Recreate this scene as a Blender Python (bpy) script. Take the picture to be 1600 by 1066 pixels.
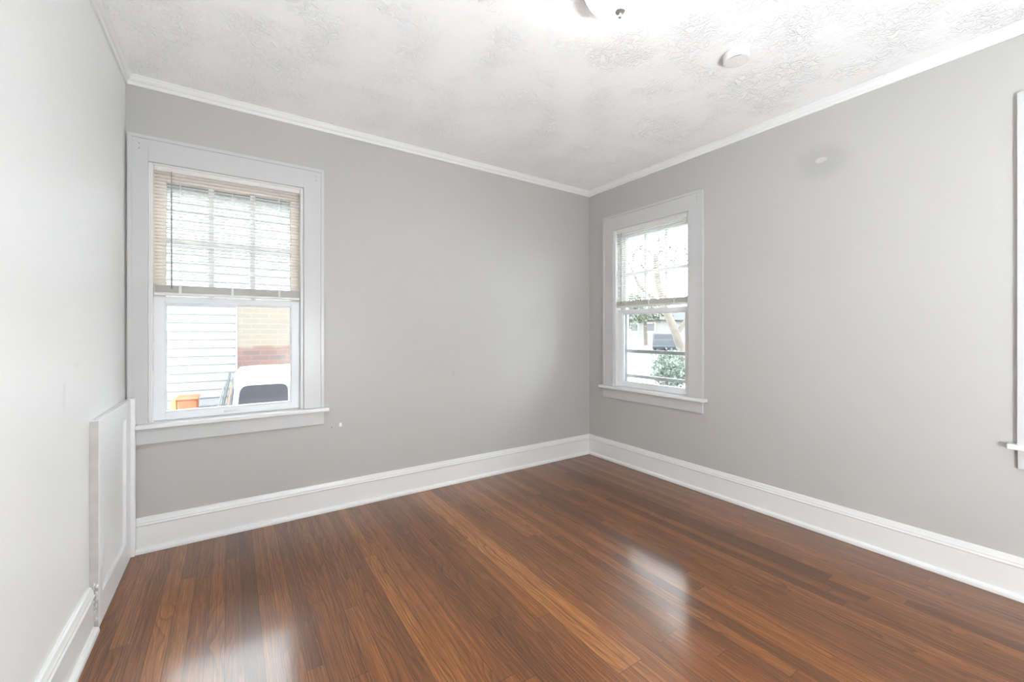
import bpy, bmesh, math, random
from mathutils import Vector, Matrix

for o in list(bpy.data.objects):
    bpy.data.objects.remove(o, do_unlink=True)
SC = bpy.context.scene
COL = SC.collection
rnd = random.Random(7)

# ------------------------------------------------------------------ camera, world, exposure
H = 2.44
CAM = Vector((-2.7816, -2.8544, 1.1355))
YAW = math.radians(33.81)
cam_data = bpy.data.cameras.new('camera')
cam_data.sensor_width = 36.0
cam_data.lens = 653.99 / 1600 * 36.0
cam_data.shift_y = -15.0 / 1600
cam_data.clip_start = 0.02
cam_data.clip_end = 400
cam = bpy.data.objects.new('camera', cam_data)
cam.location = CAM
cam.rotation_euler = (math.pi / 2, 0, -YAW)
COL.objects.link(cam)
SC.camera = cam

SKY = 6.0
world = bpy.data.worlds.new('overcast_sky')
SC.world = world
world.use_nodes = True
wn, wl = world.node_tree.nodes, world.node_tree.links
wn.clear()
w_out = wn.new('ShaderNodeOutputWorld')
w_bg = wn.new('ShaderNodeBackground')
w_tc = wn.new('ShaderNodeTexCoord')
w_sep = wn.new('ShaderNodeSeparateXYZ')
w_ramp = wn.new('ShaderNodeValToRGB')
w_ramp.color_ramp.elements[0].position = 0.0
w_ramp.color_ramp.elements[0].color = (0.95, 0.97, 1.0, 1)
w_ramp.color_ramp.elements[1].position = 1.0
w_ramp.color_ramp.elements[1].color = (0.86, 0.93, 1.0, 1)
wl.new(w_tc.outputs['Generated'], w_sep.inputs[0])
wl.new(w_sep.outputs['Z'], w_ramp.inputs[0])
wl.new(w_ramp.outputs[0], w_bg.inputs['Color'])
w_bg.inputs['Strength'].default_value = SKY
wl.new(w_bg.outputs[0], w_out.inputs[0])

LAMP_STRENGTH = 9.0
SC.view_settings.view_transform = 'Standard'
SC.view_settings.look = 'None'
SC.view_settings.gamma = 1.0
SC.view_settings.use_curve_mapping = False
SC.view_settings.exposure = 1.43
FILL_STRENGTH = 210.0
SC.cycles.max_bounces = 12
SC.cycles.diffuse_bounces = 8
SC.cycles.glossy_bounces = 4
SC.cycles.transparent_max_bounces = 16
SC.cycles.sample_clamp_indirect = 6.0
SC.cycles.caustics_reflective = False
SC.cycles.caustics_refractive = False


# ------------------------------------------------------------------ helpers
def srgb(r, g, b):
    def c(v):
        v /= 255.0
        return v / 12.92 if v <= 0.04045 else ((v + 0.055) / 1.055) ** 2.4
    return (c(r), c(g), c(b), 1.0)


def mat(name, color, rough=0.5, metal=0.0, spec=0.5, bump=None):
    """bump = (scale, strength, distance)"""
    m = bpy.data.materials.new(name)
    m.use_nodes = True
    n, l = m.node_tree.nodes, m.node_tree.links
    p = n['Principled BSDF']
    p.inputs['Base Color'].default_value = color
    p.inputs['Roughness'].default_value = rough
    p.inputs['Metallic'].default_value = metal
    p.inputs['Specular IOR Level'].default_value = spec
    if bump:
        tc = n.new('ShaderNodeNewGeometry')
        nt = n.new('ShaderNodeTexNoise')
        nt.inputs['Scale'].default_value = bump[0]
        nt.inputs['Detail'].default_value = 4
        b = n.new('ShaderNodeBump')
        b.inputs['Strength'].default_value = bump[1]
        b.inputs['Distance'].default_value = bump[2]
        l.new(tc.outputs['Position'], nt.inputs['Vector'])
        l.new(nt.outputs['Fac'], b.inputs['Height'])
        l.new(b.outputs['Normal'], p.inputs['Normal'])
    return m


def node_math(n, l, op, a, b=None, c=None):
    m = n.new('ShaderNodeMath')
    m.operation = op
    for i, v in enumerate((a, b, c)):
        if v is None:
            continue
        if isinstance(v, (int, float)):
            m.inputs[i].default_value = v
        else:
            l.new(v, m.inputs[i])
    return m.outputs[0]


def mix_rgb(n, l, fac, a, b, blend='MIX'):
    m = n.new('ShaderNodeMix')
    m.data_type = 'RGBA'
    m.blend_type = blend
    for sock, v in ((m.inputs['Factor'], fac), (m.inputs[6], a), (m.inputs[7], b)):
        if isinstance(v, (int, float)):
            sock.default_value = v
        elif isinstance(v, tuple):
            sock.default_value = v
        else:
            l.new(v, sock)
    return m.outputs[2]


def box(bm, x0, x1, y0, y1, z0, z1):
    x0, x1 = sorted((x0, x1)); y0, y1 = sorted((y0, y1)); z0, z1 = sorted((z0, z1))
    v = [bm.verts.new(p) for p in ((x0, y0, z0), (x1, y0, z0), (x1, y1, z0), (x0, y1, z0),
                                   (x0, y0, z1), (x1, y0, z1), (x1, y1, z1), (x0, y1, z1))]
    for f in ((0, 3, 2, 1), (4, 5, 6, 7), (0, 1, 5, 4), (1, 2, 6, 5), (2, 3, 7, 6), (3, 0, 4, 7)):
        bm.faces.new([v[i] for i in f])


def prism(bm, prof, fn, s0, s1):
    """Extrude a closed profile of (a, b) pairs; fn(a, b, s) gives the 3D point."""
    r0 = [bm.verts.new(fn(a, b, s0)) for a, b in prof]
    r1 = [bm.verts.new(fn(a, b, s1)) for a, b in prof]
    k = len(prof)
    for i in range(k):
        bm.faces.new((r0[i], r0[(i + 1) % k], r1[(i + 1) % k], r1[i]))
    bm.faces.new(r0[::-1])
    bm.faces.new(r1)


def lathe(bm, prof, seg=48, center=(0, 0, 0)):
    """prof: (r, z) list from one pole/edge to the other."""
    rings = []
    for r, z in prof:
        if r < 1e-6:
            rings.append([bm.verts.new((center[0], center[1], center[2] + z))])
        else:
            rings.append([bm.verts.new((center[0] + r * math.cos(2 * math.pi * i / seg),
                                        center[1] + r * math.sin(2 * math.pi * i / seg),
                                        center[2] + z)) for i in range(seg)])
    for a, b in zip(rings[:-1], rings[1:]):
        for i in range(seg):
            j = (i + 1) % seg
            if len(a) == 1 and len(b) == 1:
                continue
            if len(a) == 1:
                bm.faces.new((a[0], b[i], b[j]))
            elif len(b) == 1:
                bm.faces.new((a[i], b[0], a[j]))
            else:
                bm.faces.new((a[i], b[i], b[j], a[j]))


def tube(bm, pts, rad, seg=10):
    """Round tube through points; rad a number or a list."""
    pts = [Vector(p) for p in pts]
    rads = rad if isinstance(rad, (list, tuple)) else [rad] * len(pts)
    rings = []
    up = None
    for i, p in enumerate(pts):
        d = (pts[min(i + 1, len(pts) - 1)] - pts[max(i - 1, 0)]).normalized()
        if up is None:
            up = Vector((0, 0, 1)) if abs(d.z) < 0.9 else Vector((1, 0, 0))
        a = d.cross(up).normalized()
        b = d.cross(a).normalized()
        rings.append([bm.verts.new(p + a * (rads[i] * math.cos(2 * math.pi * k / seg)) + b * (rads[i] * math.sin(2 * math.pi * k / seg))) for k in range(seg)])
    for r0, r1 in zip(rings[:-1], rings[1:]):
        for k in range(seg):
            bm.faces.new((r0[k], r0[(k + 1) % seg], r1[(k + 1) % seg], r1[k]))
    bm.faces.new(rings[0][::-1])
    bm.faces.new(rings[-1])


def bevel(bm, w, seg=2):
    bmesh.ops.remove_doubles(bm, verts=bm.verts, dist=1e-6)
    bmesh.ops.bevel(bm, geom=[e for e in bm.edges if len(e.link_faces) == 2 and e.calc_face_angle(0) > 0.5],
                    offset=w, segments=seg, affect='EDGES', profile=0.5)


def obj(name, bm, material, parent=None, smooth=False):
    bmesh.ops.recalc_face_normals(bm, faces=bm.faces)
    me = bpy.data.meshes.new(name)
    bm.to_mesh(me)
    bm.free()
    for m in (material if isinstance(material, (list, tuple)) else [material]):
        me.materials.append(m)
    if smooth:
        me.shade_smooth()
        me.set_sharp_from_angle(angle=math.radians(38))
    o = bpy.data.objects.new(name, me)
    COL.objects.link(o)
    if parent is not None:
        o.parent = parent
    return o


def new():
    return bmesh.new()


def root(name, label, cat, loc, rz=0.0, group=None, kind=None):
    o = bpy.data.objects.new(name, None)
    o.empty_display_size = 0.1
    COL.objects.link(o)
    o.location = loc
    o.rotation_euler = (0, 0, rz)
    return tag(o, label, cat, group, kind)


def tag(o, label, cat, group=None, kind=None):
    o['label'] = label
    o['category'] = cat
    if group:
        o['group'] = group
    if kind:
        o['kind'] = kind
    return o


# ------------------------------------------------------------------ materials
def wall_material(name, c1, c2):
    m = bpy.data.materials.new(name)
    m.use_nodes = True
    n, l = m.node_tree.nodes, m.node_tree.links
    p = n['Principled BSDF']
    p.inputs['Roughness'].default_value = 0.42
    p.inputs['Specular IOR Level'].default_value = 0.35
    g = n.new('ShaderNodeNewGeometry')
    big = n.new('ShaderNodeTexNoise')
    big.inputs['Scale'].default_value = 1.3
    big.inputs['Detail'].default_value = 3
    l.new(g.outputs['Position'], big.inputs['Vector'])
    base = mix_rgb(n, l, big.outputs['Fac'], c1, c2)

    def spot(center, radius, soft, stretch=(1, 1, 1)):
        vs = n.new('ShaderNodeVectorMath'); vs.operation = 'SUBTRACT'
        l.new(g.outputs['Position'], vs.inputs[0]); vs.inputs[1].default_value = center
        vm = n.new('ShaderNodeVectorMath'); vm.operation = 'MULTIPLY'
        l.new(vs.outputs[0], vm.inputs[0]); vm.inputs[1].default_value = stretch
        ln = n.new('ShaderNodeVectorMath'); ln.operation = 'LENGTH'
        l.new(vm.outputs[0], ln.inputs[0])
        nz = n.new('ShaderNodeTexNoise'); nz.inputs['Scale'].default_value = 0.6 / radius
        l.new(g.outputs['Position'], nz.inputs['Vector'])
        d = node_math(n, l, 'ADD', ln.outputs['Value'], node_math(n, l, 'MULTIPLY', node_math(n, l, 'SUBTRACT', nz.outputs['Fac'], 0.5), radius))
        mr = n.new('ShaderNodeMapRange')
        mr.interpolation_type = 'SMOOTHSTEP'
        mr.inputs['From Min'].default_value = radius * (1 + soft)
        mr.inputs['From Max'].default_value = radius * (1 - soft)
        l.new(d, mr.inputs['Value'])
        return mr.outputs['Result']
    c = base
    # touched-up paint on the window wall, a bare spackle dot and scuffs on the back wall
    c = mix_rgb(n, l, node_math(n, l, 'MULTIPLY', spot((0, -1.865, 2.10), 0.11, 0.55, (1, 1, 1.15)), 0.7), c, (0.365, 0.358, 0.346, 1))
    c = mix_rgb(n, l, node_math(n, l, 'MULTIPLY', spot((0, -1.855, 2.11), 0.026, 0.25, (1, 1, 1.9)), 0.55), c, (0.58, 0.57, 0.555, 1))
    c = mix_rgb(n, l, spot((-2.199, 0, 0.534), 0.0085, 0.25, (1, 1, 0.7)), c, (0.85, 0.85, 0.84, 1))
    c = mix_rgb(n, l, spot((-2.253, 0, 0.524), 0.0035, 0.3), c, (0.16, 0.15, 0.14, 1))
    c = mix_rgb(n, l, node_math(n, l, 'MULTIPLY', spot((-1.40, 0, 0.82), 0.012, 0.4, (1, 1, 0.5)), 0.25), c, (0.33, 0.32, 0.30, 1))
    c = mix_rgb(n, l, node_math(n, l, 'MULTIPLY', spot((-3.23, -0.93, 0.93), 0.016, 0.5, (1, 1, 0.35)), 0.22), c, (0.52, 0.51, 0.50, 1))
    c = mix_rgb(n, l, node_math(n, l, 'MULTIPLY', spot((-3.23, -0.80, 1.02), 0.012, 0.5, (1, 0.5, 1)), 0.15), c, (0.52, 0.51, 0.50, 1))
    l.new(c, p.inputs['Base Color'])
    sm = n.new('ShaderNodeTexNoise')
    sm.inputs['Scale'].default_value = 90
    sm.inputs['Detail'].default_value = 4
    l.new(g.outputs['Position'], sm.inputs['Vector'])
    b = n.new('ShaderNodeBump')
    b.inputs['Strength'].default_value = 0.10
    b.inputs['Distance'].default_value = 0.002
    l.new(sm.outputs['Fac'], b.inputs['Height'])
    l.new(b.outputs['Normal'], p.inputs['Normal'])
    return m


def ceiling_material():
    m = bpy.data.materials.new('white_textured_ceiling_plaster')
    m.use_nodes = True
    n, l = m.node_tree.nodes, m.node_tree.links
    p = n['Principled BSDF']
    p.inputs['Base Color'].default_value = (0.90, 0.905, 0.905, 1)
    p.inputs['Roughness'].default_value = 0.8
    p.inputs['Specular IOR Level'].default_value = 0.2
    g = n.new('ShaderNodeNewGeometry')
    # brushed stipple: thin ridges along the contour lines of a noise, in uneven patches
    a = n.new('ShaderNodeTexNoise'); a.inputs['Scale'].default_value = 26; a.inputs['Detail'].default_value = 5; a.inputs['Distortion'].default_value = 1.2
    l.new(g.outputs['Position'], a.inputs['Vector'])
    ridge = node_math(n, l, 'SUBTRACT', 1.0, node_math(n, l, 'MULTIPLY', node_math(n, l, 'ABSOLUTE', node_math(n, l, 'SUBTRACT', a.outputs['Fac'], 0.5)), 9.0))
    ridge = node_math(n, l, 'MAXIMUM', ridge, 0.0)
    c = n.new('ShaderNodeTexNoise'); c.inputs['Scale'].default_value = 5; c.inputs['Detail'].default_value = 2
    l.new(g.outputs['Position'], c.inputs['Vector'])
    patch = n.new('ShaderNodeMapRange')
    patch.inputs['From Min'].default_value = 0.40; patch.inputs['From Max'].default_value = 0.66
    l.new(c.outputs['Fac'], patch.inputs['Value'])
    f = n.new('ShaderNodeTexNoise'); f.inputs['Scale'].default_value = 80; f.inputs['Detail'].default_value = 4
    l.new(g.outputs['Position'], f.inputs['Vector'])
    hgt = node_math(n, l, 'ADD', node_math(n, l, 'MULTIPLY', ridge, patch.outputs['Result']), node_math(n, l, 'MULTIPLY', f.outputs['Fac'], 0.35))
    b = n.new('ShaderNodeBump'); b.inputs['Strength'].default_value = 0.75; b.inputs['Distance'].default_value = 0.006
    l.new(hgt, b.inputs['Height'])
    l.new(b.outputs['Normal'], p.inputs['Normal'])
    return m


def floor_material():
    m = bpy.data.materials.new('stained_oak_strip_floor')
    m.use_nodes = True
    n, l = m.node_tree.nodes, m.node_tree.links
    p = n['Principled BSDF']
    tone = n.new('ShaderNodeAttribute'); tone.attribute_name = 'tone'
    seed = n.new('ShaderNodeAttribute'); seed.attribute_name = 'seed'
    uv = n.new('ShaderNodeUVMap'); uv.uv_map = 'board'
    sep = n.new('ShaderNodeSeparateXYZ'); l.new(uv.outputs[0], sep.inputs[0])
    u, v = sep.outputs['X'], sep.outputs['Y']            # metres across / along the board
    off = node_math(n, l, 'MULTIPLY', seed.outputs['Fac'], 37.0)

    def coord(su, sv):
        cb = n.new('ShaderNodeCombineXYZ')
        l.new(node_math(n, l, 'ADD', node_math(n, l, 'MULTIPLY', u, su), off), cb.inputs[0])
        l.new(node_math(n, l, 'ADD', node_math(n, l, 'MULTIPLY', v, sv), off), cb.inputs[1])
        l.new(off, cb.inputs[2])
        return cb.outputs[0]
    ramp = n.new('ShaderNodeValToRGB')
    e = ramp.color_ramp.elements
    e[0].position = 0.0; e[0].color = (0.056, 0.0215, 0.0085, 1)
    e[1].position = 1.0; e[1].color = (0.370, 0.152, 0.042, 1)
    for pos, colr in ((0.35, (0.108, 0.037, 0.0108, 1)), (0.65, (0.205, 0.073, 0.0182, 1))):
        x = e.new(pos); x.color = colr
    # broad figure (cathedral grain): distorted bands that run along the board
    warp = n.new('ShaderNodeTexNoise'); warp.inputs['Scale'].default_value = 1.0; warp.inputs['Detail'].default_value = 2
    l.new(coord(8, 1.3), warp.inputs['Vector'])
    ringc = node_math(n, l, 'ADD', node_math(n, l, 'MULTIPLY', u, 55.0), node_math(n, l, 'MULTIPLY', warp.outputs['Fac'], 13.0))
    ring = node_math(n, l, 'FRACT', ringc)
    ring = node_math(n, l, 'POWER', ring, 3.5)
    figure = n.new('ShaderNodeTexNoise'); figure.inputs['Scale'].default_value = 1.0; figure.inputs['Detail'].default_value = 2
    l.new(coord(14, 1.2), figure.inputs['Vector'])
    fmask = n.new('ShaderNodeMapRange'); fmask.inputs['From Min'].default_value = 0.38; fmask.inputs['From Max'].default_value = 0.62
    l.new(figure.outputs['Fac'], fmask.inputs['Value'])
    ring = node_math(n, l, 'MULTIPLY', ring, fmask.outputs['Result'])
    # fine pores
    pore = n.new('ShaderNodeTexNoise'); pore.inputs['Scale'].default_value = 1.0; pore.inputs['Detail'].default_value = 4; pore.inputs['Roughness'].default_value = 0.65
    l.new(coord(300, 7), pore.inputs['Vector'])
    streak = n.new('ShaderNodeTexNoise'); streak.inputs['Scale'].default_value = 1.0; streak.inputs['Detail'].default_value = 3
    l.new(coord(60, 1.1), streak.inputs['Vector'])
    t = node_math(n, l, 'ADD', tone.outputs['Fac'], node_math(n, l, 'MULTIPLY', node_math(n, l, 'SUBTRACT', streak.outputs['Fac'], 0.5), 0.46))
    t = node_math(n, l, 'ADD', t, node_math(n, l, 'MULTIPLY', node_math(n, l, 'SUBTRACT', pore.outputs['Fac'], 0.5), 1.15))
    t = node_math(n, l, 'SUBTRACT', t, node_math(n, l, 'MULTIPLY', ring, 0.38))
    l.new(t, ramp.inputs[0])
    # joints between boards
    edge = node_math(n, l, 'MINIMUM', u, node_math(n, l, 'SUBTRACT', 0.0572, u))
    vl = n.new('ShaderNodeAttribute'); vl.attribute_name = 'length'
    edge2 = node_math(n, l, 'MINIMUM', v, node_math(n, l, 'SUBTRACT', vl.outputs['Fac'], v))
    edge = node_math(n, l, 'MINIMUM', edge, edge2)
    gap = n.new('ShaderNodeMapRange'); gap.inputs['From Min'].default_value = 0.0003; gap.inputs['From Max'].default_value = 0.0013
    l.new(edge, gap.inputs['Value'])
    colr = mix_rgb(n, l, gap.outputs['Result'], (0.028, 0.012, 0.006, 1), ramp.outputs[0])
    l.new(colr, p.inputs['Base Color'])
    rg = n.new('ShaderNodeMapRange')
    rg.inputs['To Min'].default_value = 0.36; rg.inputs['To Max'].default_value = 0.46
    l.new(pore.outputs['Fac'], rg.inputs['Value'])
    l.new(rg.outputs['Result'], p.inputs['Roughness'])
    p.inputs['Specular IOR Level'].default_value = 0.3
    p.inputs['Coat Weight'].default_value = 0.60
    p.inputs['Coat Roughness'].default_value = 0.15
    h = node_math(n, l, 'ADD', node_math(n, l, 'MULTIPLY', gap.outputs['Result'], 0.6), node_math(n, l, 'MULTIPLY', pore.outputs['Fac'], 0.15))
    b = n.new('ShaderNodeBump'); b.inputs['Strength'].default_value = 0.25; b.inputs['Distance'].default_value = 0.0008
    l.new(h, b.inputs['Height'])
    l.new(b.outputs['Normal'], p.inputs['Normal'])
    return m


def glass_material():
    m = bpy.data.materials.new('clear_window_glass')
    m.use_nodes = True
    n, l = m.node_tree.nodes, m.node_tree.links
    n.remove(n['Principled BSDF'])
    out = n['Material Output']
    tr = n.new('ShaderNodeBsdfTransparent'); tr.inputs['Color'].default_value = (0.96, 0.975, 0.97, 1)
    gl = n.new('ShaderNodeBsdfGlossy'); gl.inputs['Roughness'].default_value = 0.03
    fr = n.new('ShaderNodeFresnel'); fr.inputs['IOR'].default_value = 1.35
    mx = n.new('ShaderNodeMixShader')
    l.new(fr.outputs[0], mx.inputs[0]); l.new(tr.outputs[0], mx.inputs[1]); l.new(gl.outputs[0], mx.inputs[2])
    l.new(mx.outputs[0], out.inputs[0])
    return m


def brick_material():
    m = bpy.data.materials.new('faded_brick')
    m.use_nodes = True
    n, l = m.node_tree.nodes, m.node_tree.links
    p = n['Principled BSDF']; p.inputs['Roughness'].default_value = 0.9
    g = n.new('ShaderNodeNewGeometry')
    sep = n.new('ShaderNodeSeparateXYZ'); l.new(g.outputs['Position'], sep.inputs[0])
    cb = n.new('ShaderNodeCombineXYZ')
    l.new(node_math(n, l, 'ADD', sep.outputs['X'], sep.outputs['Y']), cb.inputs[0]); l.new(sep.outputs['Z'], cb.inputs[1])
    # bare red courses at the foot, pale washed bricks above, with a ragged border
    nz = n.new('ShaderNodeTexNoise'); nz.inputs['Scale'].default_value = 5
    l.new(g.outputs['Position'], nz.inputs['Vector'])
    hh = node_math(n, l, 'ADD', sep.outputs['Z'], node_math(n, l, 'MULTIPLY', node_math(n, l, 'SUBTRACT', nz.outputs['Fac'], 0.5), 0.16))
    up = n.new('ShaderNodeMapRange'); up.inputs['From Min'].default_value = 0.91; up.inputs['From Max'].default_value = 0.95
    l.new(hh, up.inputs['Value'])

    def brick(c1, c2, mo):
        b = n.new('ShaderNodeTexBrick')
        b.inputs['Color1'].default_value = c1; b.inputs['Color2'].default_value = c2; b.inputs['Mortar'].default_value = mo
        b.inputs['Scale'].default_value = 1.0; b.inputs['Brick Width'].default_value = 0.215; b.inputs['Row Height'].default_value = 0.073
        b.inputs['Mortar Size'].default_value = 0.006; b.inputs['Bias'].default_value = 0.0
        l.new(cb.outputs[0], b.inputs['Vector'])
        return b.outputs['Color']
    low = brick((0.135, 0.066, 0.052, 1), (0.085, 0.055, 0.053, 1), (0.125, 0.085, 0.075, 1))
    high = brick((0.155, 0.122, 0.098, 1), (0.132, 0.116, 0.098, 1), (0.160, 0.142, 0.120, 1))
    l.new(mix_rgb(n, l, up.outputs['Result'], low, high), p.inputs['Base Color'])
    return m


def noise_mat(name, c1, c2, scale, rough=0.9):
    m = mat(name, c1, rough)
    n, l = m.node_tree.nodes, m.node_tree.links
    g = n.new('ShaderNodeNewGeometry')
    t = n.new('ShaderNodeTexNoise'); t.inputs['Scale'].default_value = scale; t.inputs['Detail'].default_value = 5
    l.new(g.outputs['Position'], t.inputs['Vector'])
    r = n.new('ShaderNodeMapRange'); r.inputs['From Min'].default_value = 0.35; r.inputs['From Max'].default_value = 0.65
    l.new(t.outputs['Fac'], r.inputs['Value'])
    l.new(mix_rgb(n, l, r.outputs['Result'], c1, c2), n['Principled BSDF'].inputs['Base Color'])
    return m


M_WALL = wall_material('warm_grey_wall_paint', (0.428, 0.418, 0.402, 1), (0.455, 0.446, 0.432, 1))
M_WALL_LIT = wall_material('grey_wall_paint_lit_tone', (0.74, 0.74, 0.735, 1), (0.77, 0.77, 0.767, 1))  # wall grey lifted so the left wall carries window light in its colour
M_CEIL = ceiling_material()
M_FLOOR = floor_material()
M_GLASS = glass_material()
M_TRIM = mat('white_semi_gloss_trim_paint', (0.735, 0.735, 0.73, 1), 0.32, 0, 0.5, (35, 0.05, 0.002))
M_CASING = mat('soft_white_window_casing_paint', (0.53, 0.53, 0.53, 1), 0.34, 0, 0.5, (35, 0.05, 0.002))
M_CREAM = mat('cream_upper_sash', (0.88, 0.79, 0.71, 1), 0.45)  # warmer tone than the white sashes, for upper sash and track
M_SASH = mat('white_sash_paint', (0.76, 0.77, 0.79, 1), 0.4, 0, 0.5, (40, 0.05, 0.002))
M_STORM = mat('grey_aluminium_storm_frame', (0.60, 0.61, 0.61, 1), 0.5, 0.0)
M_SLAT = mat('white_blind_slat', (0.90, 0.895, 0.88, 1), 0.45)
_n, _l = M_SLAT.node_tree.nodes, M_SLAT.node_tree.links
_t = _n.new('ShaderNodeBsdfTranslucent'); _t.inputs['Color'].default_value = (0.92, 0.90, 0.87, 1)
_m = _n.new('ShaderNodeMixShader'); _m.inputs[0].default_value = 0.65
_l.new(_n['Principled BSDF'].outputs[0], _m.inputs[1]); _l.new(_t.outputs[0], _m.inputs[2])
_l.new(_m.outputs[0], _n['Material Output'].inputs[0])
M_RAIL = mat('ivory_blind_rail', (0.70, 0.68, 0.65, 1), 0.45)
M_CORD = mat('white_cord', (0.70, 0.70, 0.68, 1), 0.7)
M_WAND = mat('clear_grey_wand', (0.24, 0.24, 0.26, 1), 0.25)
M_NICKEL = mat('brushed_nickel', (0.55, 0.54, 0.52, 1), 0.32, 0.9)
M_PLASTIC = mat('white_plastic', (0.78, 0.78, 0.77, 1), 0.45)
M_DARK = mat('dark_vent_slot', (0.06, 0.06, 0.06, 1), 0.7)
M_PANEL = mat('white_panel_paint', (0.74, 0.745, 0.75, 1), 0.38, 0, 0.5, (30, 0.05, 0.002))
M_RAWSIDE = noise_mat('unpainted_grey_panel_edge', (0.47, 0.45, 0.43, 1), (0.40, 0.385, 0.365, 1), 14, 0.7)
M_NAIL = mat('nail_hole', (0.12, 0.11, 0.10, 1), 0.8)

# ------------------------------------------------------------------ room shell
WX = -3.23          # left wall face
YB = -3.95          # rear wall face (behind the camera)
TH = 0.16           # wall thickness
SILL, HEAD = 0.655, 2.015
W1 = (-3.14, -2.415)
W2 = (0.309, 1.035)             # as -y
W3 = (2.688, 3.414)             # as -y


def structure(o, label, cat):
    return tag(o, label, cat, kind='structure')


def wall_with_holes(name, fn, s0, s1, holes, label, paint=None):
    bm = new()
    cur = s0
    for a, b in holes:
        fn(bm, cur, a, 0, H)
        fn(bm, a, b, 0, SILL - 0.03)
        fn(bm, a, b, HEAD, H)
        cur = b
    fn(bm, cur, s1, 0, H)
    return structure(obj(name, bm, paint or M_WALL), label, 'wall')


wall_with_holes('wall_back', lambda bm, a, b, z0, z1: box(bm, a, b, 0, TH, z0, z1), WX - TH, TH, [W1],
                'warm grey back wall with the larger looking blind-covered window at its left')
wall_with_holes('wall_right', lambda bm, a, b, z0, z1: box(bm, 0, TH, -a, -b, z0, z1), 0, -YB, [W2, W3],
                'pale grey right wall with a smaller looking window near the far corner')
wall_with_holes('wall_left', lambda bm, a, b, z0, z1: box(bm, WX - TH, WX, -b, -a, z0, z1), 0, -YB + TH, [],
                'grey left wall with window light in its colour, above the white wall panel', M_WALL_LIT)
bm = new(); box(bm, WX, TH, YB - TH, YB, 0, H)
structure(obj('wall_rear', bm, M_WALL), 'plain grey wall behind the viewer', 'wall')
bm = new(); box(bm, WX - TH, TH, YB - TH, TH, H, H + 0.12)
structure(obj('ceiling', bm, M_CEIL), 'white brushed plaster ceiling', 'ceiling')


M_ROOF = noise_mat('grey_roof_shingle', (0.095, 0.097, 0.104, 1), (0.115, 0.117, 0.124, 1), 6)
bm = new()  # unseen roof, added so its eaves cut skylight on the neighbour's siding
ym = (YB - TH + TH) / 2
prism(bm, [(0.12 + TH, H + 0.13), (ym, H + 1.9), (YB - TH - 0.5, H + 0.13), (YB - TH - 0.5, H + 0.25), (ym, H + 2.02), (0.12 + TH, H + 0.25)],
      lambda y, z, s: (s, y, z), WX - TH - 0.35, TH + 0.35)
structure(obj('roof', bm, M_ROOF), 'grey roof of the house above the ceiling, added to cut skylight on the siding, outside the photo', 'roof')
for nm, xx in (('left', WX - TH), ('right', TH - 0.1)):
    bm = new()
    prism(bm, [(TH, H + 0.12), (ym, H + 1.84), (YB - TH, H + 0.12)], lambda y, z, s: (s, y, z), xx, xx + 0.1)
    structure(obj('wall_gable_' + nm, bm, M_TRIM), 'white gable wall on the %s end of the roof, outside the photo' % nm, 'wall')


def build_floor():
    bm = new()
    uvl = bm.loops.layers.uv.new('board')
    lt = bm.faces.layers.float.new('tone'); ls = bm.faces.layers.float.new('seed'); ll = bm.faces.layers.float.new('length')
    BW = 0.0572
    r = random.Random(21)
    x = 0.0
    i = 0
    while x > WX - 0.02:
        x1 = x - BW
        y = 0.0
        first = True
        while y > YB:
            ln = r.uniform(0.6, 2.3)
            if first:
                ln *= r.uniform(0.3, 1.0)
            y1 = max(y - ln, YB)
            if y1 - YB < 0.25:
                y1 = YB
            xc = (x + x1) / 2
            tone = min(max(r.gauss(0.53, 0.10), 0.27), 0.80)
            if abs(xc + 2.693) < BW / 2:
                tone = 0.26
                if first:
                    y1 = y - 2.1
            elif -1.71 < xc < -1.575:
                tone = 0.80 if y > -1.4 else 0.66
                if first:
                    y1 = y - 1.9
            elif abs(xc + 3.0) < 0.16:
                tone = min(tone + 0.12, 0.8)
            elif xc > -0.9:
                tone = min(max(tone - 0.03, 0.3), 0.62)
            vs = [bm.verts.new(p) for p in ((x1, y1, 0), (x, y1, 0), (x, y, 0), (x1, y, 0))]
            f = bm.faces.new(vs)
            L = y - y1
            for lp, c in zip(f.loops, ((0, 0), (BW, 0), (BW, L), (0, L))):
                lp[uvl].uv = c
            f[lt] = tone; f[ls] = r.random(); f[ll] = L
            y = y1
            first = False
        x = x1
        i += 1
    # slab under the boards
    z = -0.14
    a = [bm.verts.new(p) for p in ((WX - TH, YB - TH, z), (TH, YB - TH, z), (TH, TH, z), (WX - TH, TH, z))]
    bm.faces.new(a[::-1])
    me = bpy.data.meshes.new('floor')
    bm.to_mesh(me); bm.free()
    me.materials.append(M_FLOOR)
    o = bpy.data.objects.new('floor', me)
    COL.objects.link(o)
    structure(o, 'glossy brown oak strip floor', 'floor')


build_floor()

# baseboards: tall flat board, bead, cap and shoe moulding; profile is (distance from wall, height)
BASE = [(0, 0), (0.034, 0.0), (0.0345, 0.006), (0.033, 0.015), (0.028, 0.021), (0.020, 0.0235), (0.0175, 0.026),
        (0.0165, 0.134), (0.0195, 0.137), (0.0215, 0.141), (0.0195, 0.145), (0.0175, 0.147), (0.0175, 0.155), (0.015, 0.160),
        (0.0125, 0.168), (0.011, 0.1735), (0.006, 0.177), (0, 0.177)]
bm = new(); prism(bm, BASE, lambda a, b, s: (s, -a, b), -3.188, 0)
structure(obj('baseboard_back', bm, M_TRIM), 'white baseboard along the back wall', 'baseboard')
bm = new(); prism(bm, BASE, lambda a, b, s: (-a, s, b), YB, 0)
structure(obj('baseboard_right', bm, M_TRIM), 'white baseboard along the right wall', 'baseboard')
bm = new(); prism(bm, BASE, lambda a, b, s: (WX + a, s, b), YB, -0.672)
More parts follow.
